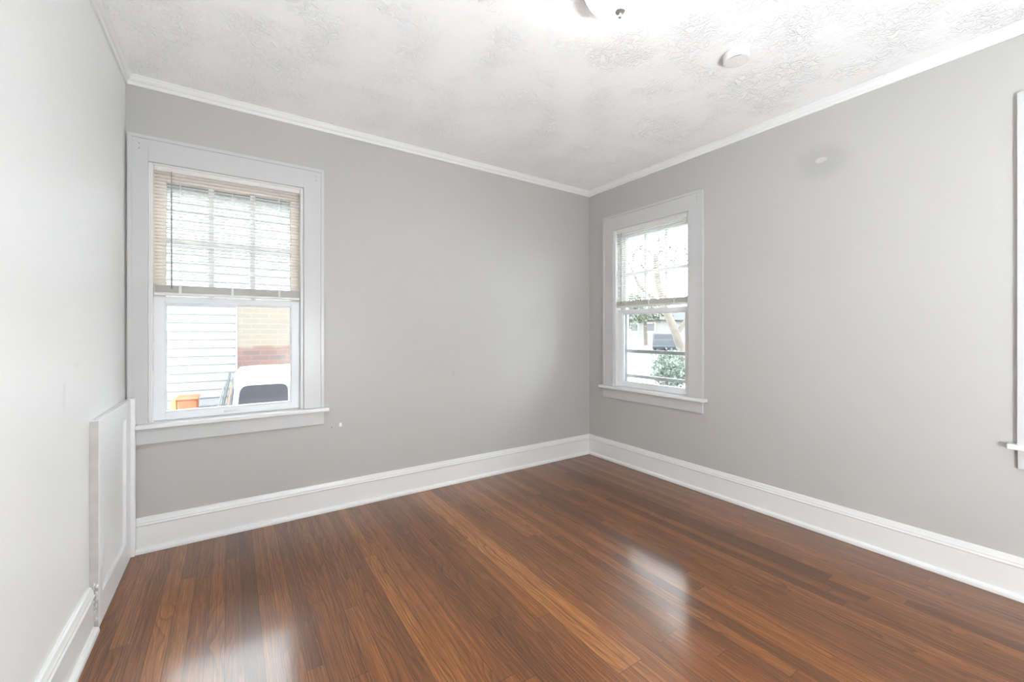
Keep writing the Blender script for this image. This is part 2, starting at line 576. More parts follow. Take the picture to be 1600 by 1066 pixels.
structure(obj('baseboard_left', bm, M_TRIM), 'white baseboard along the left wall ending at the wall panel', 'baseboard')
bm = new(); prism(bm, BASE, lambda a, b, s: (s, YB + a, b), WX + 0.034, -0.034)
structure(obj('baseboard_rear', bm, M_TRIM), 'white baseboard behind the viewer', 'baseboard')
# crown moulding (distance from wall, depth below ceiling)
CROWN = [(0, 0), (0.030, 0), (0.030, 0.006), (0.0265, 0.010), (0.0245, 0.018), (0.019, 0.027), (0.0125, 0.033), (0.0115, 0.040), (0.009, 0.048), (0, 0.048)]
bm = new(); prism(bm, CROWN, lambda a, b, s: (s, -a, H - b), WX, 0)
structure(obj('trim_1', bm, M_TRIM), 'white crown moulding above the back wall', 'crown moulding')
bm = new(); prism(bm, CROWN, lambda a, b, s: (-a, s, H - b), YB, 0)
structure(obj('trim_2', bm, M_TRIM), 'white crown moulding above the right wall', 'crown moulding')
bm = new(); prism(bm, CROWN, lambda a, b, s: (WX + a, s, H - b), YB, 0)
structure(obj('trim_3', bm, M_TRIM), 'white crown moulding above the left wall', 'crown moulding')


# ------------------------------------------------------------------ windows
# local frame of a window: u to the right as seen from inside, d outwards through the wall, z up from the stool top
def ring(bm, u0, u1, z0, z1, l, r, b, t, d0, d1):
    """rectangular frame with side widths l, r, b, t"""
    box(bm, u0, u0 + l, d0, d1, z0, z1)
    box(bm, u1 - r, u1, d0, d1, z0, z1)
    box(bm, u0 + l, u1 - r, d0, d1, z0, z0 + b)
    box(bm, u0 + l, u1 - r, d0, d1, z1 - t, z1)


def build_window(name, label, loc, rz, left_casing, storm_bar, stool_left, track_mat, a=0.363):
    w = root(name, label, 'window', loc, rz, kind='structure')
    top = HEAD - 0.66            # opening head
    ct = 2.143 - 0.66            # casing top
    cl, cr = left_casing, 0.113
    # casing: flat boards plus a raised back band round the outside
    bm = new()
    box(bm, -a - cl, -a, -0.018, 0, 0, ct)
    box(bm, a, a + cr, -0.018, 0, 0, ct)
    box(bm, -a, a, -0.018, 0, top, ct)
    bevel(bm, 0.0015, 1)
    box(bm, -a - cl, -a - cl + 0.017, -0.0245, -0.017, 0, ct)
    box(bm, a + cr - 0.017, a + cr, -0.0245, -0.017, 0, ct)
    box(bm, -a - cl + 0.017, a + cr - 0.017, -0.0245, -0.017, ct - 0.017, ct)
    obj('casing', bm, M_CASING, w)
    # nail holes filled in the casing corners
    bm = new()
    for u in (-a - cl + 0.045, a + cr - 0.045):
        for dz in (0.045, 0.07):
            box(bm, u - 0.002, u + 0.002, -0.0188, -0.0178, ct - dz - 0.002, ct - dz + 0.002)
    obj('nail_holes', bm, M_NAIL, w)
    # stool and apron
    bm = new()
    sl = -a - cl - 0.028 if stool_left is None else stool_left
    box(bm, sl, a + cr + 0.028, -0.052, 0.0, -0.024, 0)
    bevel(bm, 0.006, 3)
    box(bm, -a, a, -0.002, 0.035, -0.024, 0)
    obj('stool', bm, M_TRIM, w)
    bm = new()
    al = -a - cl if stool_left is None else stool_left
    box(bm, al, a + cr, -0.020, 0, -0.106, -0.024)
    bevel(bm, 0.002, 1)
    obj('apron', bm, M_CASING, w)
    # jamb liner, inner stops
    bm = new()
    box(bm, -a, -a + 0.008, 0, TH, 0, top)
    box(bm, a - 0.008, a, 0, TH, 0, top)
    box(bm, -a + 0.008, a - 0.008, 0, TH, top - 0.008, top)
    obj('jamb', bm, M_TRIM, w)
    bm = new()
    box(bm, -a + 0.008, -a + 0.017, -0.002, 0.036, 0, top - 0.008)
    box(bm, a - 0.017, a - 0.008, -0.002, 0.036, 0, top - 0.008)
    bevel(bm, 0.003, 2)
    obj('stop', bm, M_TRIM, w)
    # outer track of the upper sash and the outside sill
    bm = new()
    box(bm, -a + 0.008, -a + 0.030, 0.073, 0.078, 0.62, top - 0.008)
    box(bm, a - 0.030, a - 0.008, 0.073, 0.078, 0.62, top - 0.008)
    obj('sash_track', bm, track_mat, w)
    bm = new()
    prism(bm, [(0.0, -0.030), (0.035, -0.001), (0.115, -0.004), (0.225, -0.030), (0.225, -0.055), (0.0, -0.055)], lambda d, z, s: (s, d, z), -a, a)
    obj('sill', bm, M_TRIM, w)
    # lower sash (inner plane)
    s0, s1 = -a + 0.009, a - 0.009
    meet = 0.66
    bm = new()
    ring(bm, s0, s1, 0.002, meet, 0.052, 0.052, 0.038, 0.034, 0.037, 0.071)
    bevel(bm, 0.002, 1)
    ring(bm, s0 + 0.050, s1 - 0.050, 0.037, meet - 0.032, 0.009, 0.009, 0.009, 0.009, 0.045, 0.062)
    ls = obj('lower_sash', bm, M_SASH, w)
    bm = new(); box(bm, s0 + 0.053, s1 - 0.053, 0.0525, 0.0555, 0.041, meet - 0.036)
    obj('pane', bm, M_GLASS, ls)
    bm = new()
    box(bm, -0.040, 0.040, 0.0290, 0.0375, 0.016, 0.026)
    bevel(bm, 0.003, 2)
    obj('sash_lift', bm, M_TRIM, ls)
    bm = new()
    box(bm, -0.028, 0.028, 0.040, 0.068, meet - 0.001, meet + 0.006)
    lathe(bm, [(0, 0.022), (0.008, 0.021), (0.011, 0.014), (0.011, 0.005)], 16, (0, 0.054, meet))
    obj('sash_lock', bm, M_STORM, ls)
    # upper sash (outer plane) with muntins in three columns and two rows
    zt, zb = top - 0.010, meet - 0.034
    bm = new()
    ring(bm, s0, s1, zb, zt, 0.052, 0.052, 0.034, 0.058, 0.080, 0.112)
    bevel(bm, 0.002, 1)
    us = obj('upper_sash', bm, track_mat, w)
    bm = new(); box(bm, s0 + 0.051, s1 - 0.051, 0.095, 0.098, zb + 0.033, zt - 0.057)
    obj('pane', bm, M_GLASS, us)
    bm = new()
    g0, g1 = s0 + 0.052, s1 - 0.052
    h0, h1 = zb + 0.034, zt - 0.058
    for k in (1, 2):
        u = g0 + (g1 - g0) * k / 3
        box(bm, u - 0.0130, u + 0.0130, 0.084, 0.108, h0, h1)
    zc = (h0 + h1) / 2
    for k in range(3):
        ua = g0 + (g1 - g0) * k / 3 + (0.0130 if k else 0)
        ub = g0 + (g1 - g0) * (k + 1) / 3 - (0.0130 if k < 2 else 0)
        box(bm, ua, ub, 0.084, 0.108, zc - 0.0130, zc + 0.0130)
    obj('muntins', bm, M_SASH, us)
    # storm window outside
    bm = new()
    ring(bm, -a + 0.009, a - 0.009, 0.006, top - 0.010, 0.026, 0.026, 0.030, 0.03, 0.122, 0.146)
    if storm_bar:
        box(bm, -a + 0.035, a - 0.035, 0.120, 0.146, 0.290, 0.318)
        box(bm, -a + 0.035, a - 0.035, 0.120, 0.146, 0.074, 0.100)
    box(bm, -a + 0.035, a - 0.035, 0.124, 0.144, meet - 0.026, meet - 0.002)
    st = obj('storm_frame', bm, M_STORM if storm_bar else M_SASH, w)
    bm = new(); box(bm, -a + 0.034, a - 0.034, 0.133, 0.135, 0.034, top - 0.039)
    obj('pane', bm, M_GLASS, st)
    return w


c1 = (W1[0] + W1[1]) / 2
c2 = -(W2[0] + W2[1]) / 2
c3 = -(W3[0] + W3[1]) / 2
R90 = -math.pi / 2
build_window('window_1', 'white double-hung window in the back wall beside the left corner, driveway view', (c1, 0, 0.66), 0, 0.079, False, -3.1885 - c1, M_CREAM)
build_window('window_2', 'white double-hung window on the right wall near the far corner, trees outside', (0, c2, 0.66), R90, 0.115, True, None, M_SASH)
build_window('window_3', 'white window casing cut off by the right edge of the photo', (0, c3, 0.66), R90, 0.115, False, None, M_SASH)




# ------------------------------------------------------------------ mini blinds
def build_blind(label, loc, rz, wand_u, bottom):
    b = root('mini_blind', label, 'blind', loc, rz, group='mini blinds over the upper sashes')
    a = 0.343
    top = HEAD - 0.66 - 0.009
    bm = new()
    box(bm, -a, a, 0.0, 0.026, top - 0.026, top)
    bevel(bm, 0.002, 1)
    obj('head_rail', bm, M_RAIL, b)
    for s in (-1, 1):
        bm = new()
        box(bm, s * (a + 0.0005), s * (a + 0.0025), -0.002, 0.028, top - 0.029, top)
        obj('bracket', bm, M_PLASTIC, b)
    # slats: thin arched strips, nearly level
    zb = bottom - 0.66 + 0.066
    z1 = top - 0.040
    nsl = int(round((z1 - zb) / 0.0178))
    bm = new()
    for i in range(nsl + 1):
        z = zb + (z1 - zb) * i / nsl
        pts = []
        for k in range(5):
            t = k / 4 - 0.5
            pts.append((0.0135 + 0.025 * t, z + 0.0018 * (1 - 4 * t * t) + 0.0002 * t))
        prof = pts + [(p[0], p[1] - 0.0007) for p in pts[::-1]]
        jit = rnd.uniform(-0.0006, 0.0006)
        prism(bm, prof, lambda d, z, s: (s, d, z + jit), -a + 0.002, a - 0.002)
    obj('slats', bm, M_SLAT, b)
    # gathered slats on the bottom rail
    bm = new()
    for i in range(12):
        z = bottom - 0.66 + 0.018 + i * 0.0032
        box(bm, -a + 0.002 + rnd.uniform(0, 0.002), a - 0.002 - rnd.uniform(0, 0.002), 0.001, 0.026, z, z + 0.0016)
    obj('slat_stack', bm, M_RAIL, b)
    bm = new()
    box(bm, -a + 0.001, a - 0.001, 0.001, 0.026, bottom - 0.66, bottom - 0.66 + 0.0165)
    bevel(bm, 0.003, 2)
    obj('bottom_rail', bm, M_RAIL, b)
    bm = new()
    for u in (-a + 0.11, 0.0, a - 0.11):
        for d in (-0.0005, 0.0275):
            tube(bm, [(u, d, bottom - 0.66 + 0.004), (u, d, top - 0.026)], 0.0007, 6)
        box(bm, u - 0.006, u + 0.006, -0.0012, 0.0002, bottom - 0.66 + 0.002, bottom - 0.66 + 0.058)
    obj('ladder_cords', bm, M_CORD, b)
    bm = new()
    tube(bm, [(wand_u, -0.004, top - 0.030), (wand_u, -0.006, top - 0.05), (wand_u + 0.001, -0.006, bottom - 0.66 + 0.035)], 0.0032, 8)
    tube(bm, [(wand_u, 0.004, top - 0.020), (wand_u, -0.004, top - 0.024), (wand_u, -0.004, top - 0.034)], 0.002, 8)
    obj('tilt_wand', bm, M_WAND, b)
    return b


build_blind('white mini blind half raised in the back wall window beside the left wall', (c1, 0, 0.66), 0, -3.047 - c1, 1.326)
build_blind('white mini blind half raised in the right wall window near the far corner', (0, c2, 0.66), R90, -(-0.39) + c2, 1.338)

# ------------------------------------------------------------------ built-in wall panel in the left corner
XP = -3.203
pn = root('access_panel', 'white framed wall panel standing on the floor in the left corner beside the window', 'wall panel', (XP, -0.35, 0))
Y0, Y1 = -0.644, -0.049            # near and far end
yl0, yl1 = Y0 + 0.35, Y1 + 0.35
back = WX - XP                     # negative: towards the wall
bm = new()
for (z0, z1) in ((0.0, 0.792),):
    box(bm, back + 0.0005, -0.0015, yl0 - 0.003, yl0 + 0.0, z0, z1)
obj('edge_board', bm, M_RAWSIDE, pn)
bm = new(); box(bm, -0.019, 0, yl0, yl0 + 0.050, 0.0, 0.795); bevel(bm, 0.0015, 1)
obj('stile', bm, M_PANEL, pn)
bm = new(); box(bm, -0.019, 0, yl1 - 0.098, yl1, 0.0, 0.795); bevel(bm, 0.0015, 1)
obj('stile', bm, M_PANEL, pn)
bm = new(); box(bm, -0.019, 0, yl0 + 0.050, yl1 - 0.098, 0.0, 0.116); bevel(bm, 0.0015, 1)
obj('rail', bm, M_PANEL, pn)
bm = new(); box(bm, -0.019, 0, yl0 + 0.050, yl1 - 0.098, 0.712, 0.795); bevel(bm, 0.0015, 1)
obj('rail', bm, M_PANEL, pn)
bm = new(); box(bm, -0.0185, -0.012, yl0 + 0.048, yl1 - 0.096, 0.114, 0.714)
obj('centre_panel', bm, M_PANEL, pn)
bm = new(); box(bm, back + 0.001, -0.0195, yl0, yl1, 0.784, 0.795)
obj('top_board', bm, M_PANEL, pn)
bm = new()
box(bm, back + 0.011, 0.0165, yl1, yl1 + 0.026, 0.0, 0.800)
bevel(bm, 0.005, 3)
obj('corner_strip', bm, M_PANEL, pn)
bm = new()
r2 = random.Random(3)
for k in range(46):
    z = 0.03 + 0.15 * r2.random()
    d = back + 0.004 + r2.random() * 0.018
    y = yl0 - 0.001 - r2.random() * 0.006
    s = r2.uniform(0.002, 0.006)
    bmesh.ops.create_icosphere(bm, subdivisions=1, radius=s, matrix=Matrix.Translation((d, y, z)) @ Matrix.Diagonal((1, 0.7, 1.6, 1)))
obj('torn_caulk', bm, noise_mat('torn_white_caulk', (0.72, 0.71, 0.69, 1), (0.45, 0.44, 0.42, 1), 60), pn)

# ------------------------------------------------------------------ ceiling light
LX, LY = -1.601, -1.802
lt = root('ceiling_light', 'lit white glass dome ceiling light with nickel rim and finial', 'ceiling light', (LX, LY, H))
M_DOME = bpy.data.materials.new('lit_frosted_glass')
M_DOME.use_nodes = True
pd = M_DOME.node_tree.nodes['Principled BSDF']
pd.inputs['Base Color'].default_value = (0.9, 0.9, 0.88, 1)
pd.inputs['Roughness'].default_value = 0.25
pd.inputs['Emission Color'].default_value = (1.0, 0.98, 0.95, 1)
# the underside glows more than the rim, keeping a hot spot off the ceiling
_n, _l = M_DOME.node_tree.nodes, M_DOME.node_tree.links
_g = _n.new('ShaderNodeNewGeometry'); _s = _n.new('ShaderNodeSeparateXYZ')
_l.new(_g.outputs['Normal'], _s.inputs[0])
_r = _n.new('ShaderNodeMapRange')
_r.inputs['From Min'].default_value = -0.15; _r.inputs['From Max'].default_value = -0.9
_r.inputs['To Min'].default_value = LAMP_STRENGTH * 0.06; _r.inputs['To Max'].default_value = LAMP_STRENGTH
_l.new(_s.outputs['Z'], _r.inputs['Value'])
_l.new(_r.outputs['Result'], pd.inputs['Emission Strength'])
RD = 0.142
bm = new()
lathe(bm, [(0, 0), (RD + 0.012, 0), (RD + 0.012, -0.010), (RD + 0.008, -0.020), (RD + 0.002, -0.028), (RD - 0.006, -0.030), (RD - 0.006, -0.012), (0, -0.012)], 64)
obj('pan', bm, M_NICKEL, lt, True)
bm = new()
pr = [(RD - 0.007, -0.022)]
for k in range(1, 15):
    t = k / 14 * math.pi / 2
    pr.append(((RD - 0.007) * math.cos(t), -0.022 - 0.110 * math.sin(t)))
pr[-1] = (0, pr[-1][1])
lathe(bm, pr, 64)
obj('glass_dome', bm, M_DOME, lt, True)
bm = new()
lathe(bm, [(r, z - 0.021) for r, z in [(0, -0.110), (0.018, -0.1105), (0.0195, -0.113), (0.018, -0.116), (0.008, -0.119), (0.0045, -0.122), (0.0045, -0.125), (0.0075, -0.128), (0.0085, -0.132), (0.0065, -0.137), (0, -0.139)]], 32)
obj('finial', bm, M_NICKEL, lt, True)

# ------------------------------------------------------------------ added fill lamp: an unseen glowing globe behind the viewer
def glow_material(name, color, strength):
    m = mat(name, (0.9, 0.9, 0.88, 1), 0.3)
    p = m.node_tree.nodes['Principled BSDF']
    p.inputs['Emission Color'].default_value = color
    p.inputs['Emission Strength'].default_value = strength
    return m


GX, GY, GH = -1.93, -3.74, 0.72
fl = root('added_fill_lamp', 'added fill lamp with a glowing white globe behind the viewer, outside the photo', 'fill lamp', (GX, GY, 0))
bm = new()
lathe(bm, [(0, 0), (0.14, 0), (0.14, 0.012), (0.10, 0.020), (0.02, 0.026), (0, 0.026)], 40)
obj('base', bm, M_NICKEL, fl, True)
bm = new(); tube(bm, [(0, 0, 0.024), (0, 0, 0.5), (0, 0, GH - 0.15)], 0.012, 14)
obj('pole', bm, M_NICKEL, fl, True)
bm = new()
lathe(bm, [(0, GH - 0.155), (0.045, GH - 0.15), (0.05, GH - 0.135), (0.045, GH - 0.13), (0, GH - 0.13)], 32)
obj('globe_holder', bm, M_NICKEL, fl, True)
bm = new()
lathe(bm, [(0.14 * math.sin(math.pi * k / 24), GH - 0.14 * math.cos(math.pi * k / 24)) if 0 < k < 24 else (0, GH + (0.14 if k else -0.14)) for k in range(25)], 48)
M_GLOBE = glow_material('fill_light_globe', (0.90, 0.96, 1.0, 1), 1.0)
# upper half of the fill globe glows stronger to brighten the ceiling
_n, _l = M_GLOBE.node_tree.nodes, M_GLOBE.node_tree.links
_g = _n.new('ShaderNodeNewGeometry'); _s = _n.new('ShaderNodeSeparateXYZ')
_l.new(_g.outputs['Normal'], _s.inputs[0])
_r = _n.new('ShaderNodeMapRange')
_r.inputs['From Min'].default_value = 0.0; _r.inputs['From Max'].default_value = 0.7
_r.inputs['To Min'].default_value = FILL_STRENGTH * 0.16; _r.inputs['To Max'].default_value = FILL_STRENGTH
_l.new(_s.outputs['Z'], _r.inputs['Value'])
_l.new(_r.outputs['Result'], _n['Principled BSDF'].inputs['Emission Strength'])
obj('globe', bm, M_GLOBE, fl, True)

# ------------------------------------------------------------------ smoke detector
sd = root('smoke_detector', 'small round white smoke detector on the ceiling right of the light', 'smoke detector', (-0.818, -1.812, H))
bm = new()
lathe(bm, [(0, 0), (0.050, 0), (0.050, -0.007), (0, -0.007)], 48)
obj('base_plate', bm, M_PLASTIC, sd)
bm = new()
lathe(bm, [(0, -0.007), (0.056, -0.007), (0.058, -0.010), (0.057, -0.032), (0.054, -0.037), (0.048, -0.039), (0, -0.040)], 48)
obj('cover', bm, M_PLASTIC, sd, False)
bm = new()
lathe(bm, [(0, -0.040), (0.009, -0.0402), (0.009, -0.042), (0, -0.0425)], 20, (0.012, 0.0, 0))
obj('test_button', bm, M_PLASTIC, sd)
bm = new()
for k in range(10):
    t = math.radians(60 + 6 * k)
    cx, cy = 0.046 * math.cos(t + 2.0), 0.046 * math.sin(t + 2.0)
    box(bm, cx - 0.0012, cx + 0.0012, cy - 0.0012, cy + 0.0012, -0.0405, -0.0385)
obj('vent_slots', bm, M_DARK, sd)

# ------------------------------------------------------------------ outside: ground
GZ = -0.70
M_CONC = noise_mat('pale_concrete', (0.26, 0.26, 0.26, 1), (0.21, 0.21, 0.21, 1), 1.5)
M_PALE = noise_mat('light_bounce_paving', (0.60, 0.60, 0.60, 1), (0.54, 0.54, 0.54, 1), 1.5)  # made bright to bounce daylight up to the room's ceiling
M_GRASS = noise_mat('dry_grass', (0.060, 0.068, 0.045, 1), (0.085, 0.088, 0.065, 1), 1.2)
M_ROAD = noise_mat('pale_road', (0.080, 0.083, 0.090, 1), (0.070, 0.073, 0.080, 1), 0.6)


def ground_h(x, y):
    t = (x - 14.0) / 26.0
    t = min(max(t, 0), 1)
    return GZ + 1.05 * t * t * (3 - 2 * t)


def terrain(name, x0, x1, y0, y1, lift, material, label, cat, step=3.0):
    bm = new()
    nx = max(2, int((x1 - x0) / step)); ny = max(2, int((y1 - y0) / step))
    g = [[bm.verts.new((x0 + (x1 - x0) * i / nx, y0 + (y1 - y0) * j / ny,
                        ground_h(x0 + (x1 - x0) * i / nx, 0) + lift)) for j in range(ny + 1)] for i in range(nx + 1)]
    for i in range(nx):
        for j in range(ny):
            bm.faces.new((g[i][j], g[i + 1][j], g[i + 1][j + 1], g[i][j + 1]))
    return structure(obj(name, bm, material, None, True), label, cat)


terrain('lawn', -60, 90, -60, 90, 0.0, M_GRASS, 'grassy ground around the house outside', 'ground')
terrain('driveway', -12, 8, 0.6, 3.9, 0.02, M_CONC, 'pale concrete driveway between the two houses', 'driveway', 1.5)
terrain('walkway', 0.5, 10.6, -16, 30, 0.015, M_PALE, 'pale paved yard right of the house, kept bright to bounce daylight inside', 'yard', 2.0)
terrain('street', 11, 34, -50, 80, 0.02, M_ROAD, 'pale street beyond the right wall window', 'street')

# ------------------------------------------------------------------ outside: neighbour's house with lap siding and a brick base
M_SIDING = mat('white_lap_siding', (0.205, 0.209, 0.213, 1), 0.6)
M_BRICK = brick_material()
NY = 4.0
nh = root('neighbor_house', 'white lap-sided house across the driveway with a pale brick base at its right', 'house', (-3.0, NY, GZ))
bm = new()
EXPO = 0.11
for k in range(31):
    z0 = 0.30 + k * EXPO
    prism(bm, [(0.10, z0), (-0.022, z0), (-0.008, z0 + EXPO), (0.10, z0 + EXPO)], lambda d, z, s: (s, d, z), -7.0, 6.0)
obj('siding', bm, M_SIDING, nh)
bm = new()
box(bm, -7.0, 6.0, 0.02, 0.4, 0, 0.30)
obj('foundation', bm, M_CONC, nh)
bm = new()
prism(bm, [(-0.22, 3.82), (3.5, 4.85), (7.4, 3.82), (7.4, 3.70), (-0.22, 3.70)], lambda d, z, s: (s, d, z), -7.3, 6.3)
obj('roof', bm, M_ROOF, nh)
bm = new()
box(bm, -6.95, 5.95, 0.10, 7.0, 0.0, 3.72)
obj('wall', bm, M_SIDING, nh)
bm = new()
box(bm, 0.283, 6.0, -0.045, 0.12, 0, 2.20)
obj('brick_base', bm, M_BRICK, nh)
bm = new()
box(bm, 0.266, 0.283, -0.05, 0.02, 0.30, 2.20)
obj('trim_board', bm, M_SIDING, nh)

# ------------------------------------------------------------------ outside: white car on the driveway
M_CARW = mat('white_car_paint', (0.36, 0.36, 0.36, 1), 0.35)
M_CARG = mat('dark_car_glass', (0.045, 0.045, 0.055, 1), 0.2, 0, 0.3)
M_TYRE = mat('black_tyre_rubber', (0.03, 0.03, 0.03, 1), 0.8)
M_CHROME = mat('silver_hub', (0.5, 0.5, 0.5, 1), 0.3, 0.8)
M_SEAT = mat('grey_seat_fabric', (0.20, 0.20, 0.22, 1), 0.8)
M_TAIL = mat('red_tail_lamp', (0.085, 0.05, 0.05, 1), 0.4)


def rounded_poly(pts, rad, seg=5):
    out = []
    k = len(pts)
    for i in range(k):
        p = Vector(pts[i]); a = (Vector(pts[i - 1]) - p); b = (Vector(pts[(i + 1) % k]) - p)
        r = min(rad if isinstance(rad, (int, float)) else rad[i], a.length * 0.45, b.length * 0.45)
        p0 = p + a.normalized() * r; p1 = p + b.normalized() * r
        for s in range(seg + 1):
            t = s / seg
            out.append(tuple(p0 * (1 - t) ** 2 + p * 2 * t * (1 - t) + p1 * t * t))
    return out


def build_car(name, label, cat, loc, rz, paint, length=4.4, width=1.62, rear_window=True, group=None):
    """Boxy wagon: x runs from the tail (0) to the nose; y from the near side (0) to the far side."""
    c = root(name, label, cat, loc, rz, group)
    L = length
    bm = new()
    low = rounded_poly([(0.02, 0.22), (L - 0.02, 0.22), (L, 0.70), (L - 0.9, 0.86), (0.0, 0.92)], [0.10, 0.12, 0.15, 0.2, 0.08])
    prism(bm, low, lambda x, z, s: (x, s, z), 0.0, width)
    bevel(bm, 0.03, 2)
    body = obj('body', bm, paint, c, False)
    bm = new()
    # cabin with tumblehome: lower ring wider than the roof
    lowr = rounded_poly([(0.0, 0.015), (L - 1.25, 0.015), (L - 1.25, width - 0.015), (0.0, width - 0.015)], 0.08)
    topr = rounded_poly([(0.10, 0.10), (L - 1.95, 0.10), (L - 1.95, width - 0.10), (0.10, width - 0.10)], 0.10)
    midr = rounded_poly([(0.04, 0.05), (L - 1.80, 0.05), (L - 1.80, width - 0.05), (0.04, width - 0.05)], 0.10)
    rings = []
    for rr, z in ((lowr, 0.88), (midr, 1.30), (topr, 1.385), ([(x * 0.9 + 0.12, y * 0.9 + width * 0.05) for x, y in topr], 1.40)):
        rings.append([bm.verts.new((x, y, z)) for x, y in rr])
    for a, b in zip(rings[:-1], rings[1:]):
        for i in range(len(a)):
            j = (i + 1) % len(a)
            bm.faces.new((a[i], a[j], b[j], b[i]))
    bm.faces.new(rings[-1]); bm.faces.new(rings[0][::-1])
    obj('cabin', bm, paint, c, False)

    def side_y(z):      # near side of the cabin at height z
        t = (z - 0.88) / 0.42
        return 0.015 + 0.035 * t
    for (x0, x1, slant) in ((0.065, 0.475, 0.0), (0.66, 1.45, 0.0), (1.53, L - 1.62, 0.25)):
        for near in (True, False):
            bm = new()
            poly = rounded_poly([(x0 - 0.02, 0.95), (x1 + slant, 0.95), (x1, 1.31), (x0 + 0.02, 1.31)], 0.07)
            vo = []
            for off in (0.004, -0.012):
                rr = []
                for x, z in poly:
                    y = side_y(z) - off
                    rr.append(bm.verts.new((x, y if near else width - y, z)))
                vo.append(rr)
            for i in range(len(poly)):
                j = (i + 1) % len(poly)
                bm.faces.new((vo[0][i], vo[0][j], vo[1][j], vo[1][i]))
            bm.faces.new(vo[0]); bm.faces.new(vo[1][::-1])
            obj('side_window', bm, M_CARG, c)
    bm = new()
    prism(bm, [(0.012, 0.95), (0.038, 1.27), (0.060, 1.27), (0.034, 0.95)], lambda x, z, s: (x - 0.010, s, z), 0.16, width - 0.16)
    obj('rear_window', bm, M_CARG, c)
    bm = new()
    prism(bm, [(L - 1.30, 0.92), (L - 1.79, 1.28), (L - 1.83, 1.28), (L - 1.34, 0.92)], lambda x, z, s: (x + 0.022, s, z), 0.14, width - 0.14)
    obj('windshield', bm, M_CARG, c)
    for x in (0.85, L - 0.85):
        for y in (0.0, width):
            bm = new()
            s = -1 if y == 0 else 1
            prof = [(0.0, -0.09), (0.24, -0.09), (0.30, -0.07), (0.31, 0.0), (0.30, 0.07), (0.24, 0.09), (0, 0.09)]
            lathe(bm, prof, 28)
            bmesh.ops.rotate(bm, verts=bm.verts, cent=(0, 0, 0), matrix=Matrix.Rotation(math.pi / 2, 3, 'X'))
            bmesh.ops.translate(bm, verts=bm.verts, vec=(x, y - s * 0.07, 0.31))
            wh = obj('wheel', bm, M_TYRE, c, False)
            bm = new()
            lathe(bm, [(0, 0.012), (0.05, 0.012), (0.06, 0.004), (0.17, 0.008), (0.19, 0.0), (0, 0.0)], 24)
            bmesh.ops.rotate(bm, verts=bm.verts, cent=(0, 0, 0), matrix=Matrix.Rotation(-s * math.pi / 2, 3, 'X'))
            bmesh.ops.translate(bm, verts=bm.verts, vec=(x, y + s * 0.021, 0.31))
            obj('hub_cap', bm, M_CHROME, wh)
    for y in (0.06, width - 0.20):
        bm = new(); box(bm, -0.012, 0.02, y, y + 0.14, 0.62, 0.86); bevel(bm, 0.008, 2)
        obj('tail_lamp', bm, M_TAIL, c)
    bm = new(); box(bm, -0.07, 0.03, 0.05, width - 0.05, 0.34, 0.46); bevel(bm, 0.02, 2)
    obj('bumper', bm, paint, c)
    return c


build_car('car', 'white car with a dark side window parked on the driveway outside the back window', 'car', (-2.80, 1.72, GZ + 0.02), 0, M_CARW)

# ------------------------------------------------------------------ outside: bin and leaning poles by the siding
M_ORANGE = mat('orange_plastic', (0.30, 0.085, 0.035, 1), 0.5)
M_YELLOW = mat('yellow_plastic', (0.30, 0.22, 0.07, 1), 0.5)
bn = root('bin', 'orange bin with a yellow side standing against the white siding', 'bin', (-3.225, 3.62, GZ + 0.02))
bm = new()
prism(bm, rounded_poly([(-0.10, -0.16), (0.10, -0.16), (0.10, 0.16), (-0.10, 0.16)], 0.03), lambda a, b, s: (a * (0.85 + 0.15 * s), b * (0.85 + 0.15 * s), s * 0.99), 0, 1)
obj('tub', bm, M_ORANGE, bn)
bm = new()
box(bm, -0.112, 0.112, -0.172, 0.172, 0.99, 1.02); bevel(bm, 0.012, 2)
obj('lid', bm, M_ORANGE, bn)
bm = new()
box(bm, -0.150, -0.101, -0.15, 0.15, 0.15, 1.00); bevel(bm, 0.006, 2)
obj('side_panel', bm, M_YELLOW, bn)

POLES = [((-3.13, 3.30), (-2.856, 3.945, 0.456), 0.010, (0.16, 0.16, 0.17, 1), 'thin grey leftmost pole leaning on the white siding'),
         ((-3.04, 3.30), (-2.800, 3.945, 0.575), 0.016, (0.05, 0.055, 0.055, 1), 'dark pole, the tallest one leaning on the siding'),
         ((-2.97, 3.30), (-2.775, 3.945, 0.45), 0.012, (0.26, 0.14, 0.09, 1), 'tan pole leaning on the siding next to the white car')]
for (bx, by), tp, rad, colr, lab in POLES:
    bm = new()
    b0 = Vector((bx, by, GZ + 0.03)); t0 = Vector(tp)
    tube(bm, [b0, b0 + (t0 - b0) * 0.02, b0 + (t0 - b0) * 0.9, t0], [rad * 0.8, rad, rad, rad * 0.8], 10)
    o = obj('leaning_pole', bm, mat('pole_paint', colr, 0.6), None, True)
    tag(o, lab, 'pole', 'poles leaning on the white siding')


# ------------------------------------------------------------------ outside: trees, shrubs, house and cars across the street
def leaf_blob(bm, center, radii, count, size, rg):
    for _ in range(count):
        while True:
            p = Vector((rg.uniform(-1, 1), rg.uniform(-1, 1), rg.uniform(-1, 1)))
            if 0.15 < p.length < 1:
                break
        p = p * (0.55 + 0.45 * rg.random()) if p.length > 0.6 else p
        c = Vector(center) + Vector((p.x * radii[0], p.y * radii[1], p.z * radii[2]))
        ax = Vector((rg.gauss(0, 1), rg.gauss(0, 1), rg.gauss(0, 1))).normalized()
        bx = ax.orthogonal().normalized()
        by = ax.cross(bx)
        s = size * rg.uniform(0.6, 1.4)
        v = [bm.verts.new(c + bx * s), bm.verts.new(c + by * s * 0.5), bm.verts.new(c - bx * s), bm.verts.new(c - by * s * 0.5)]
        bm.faces.new(v)


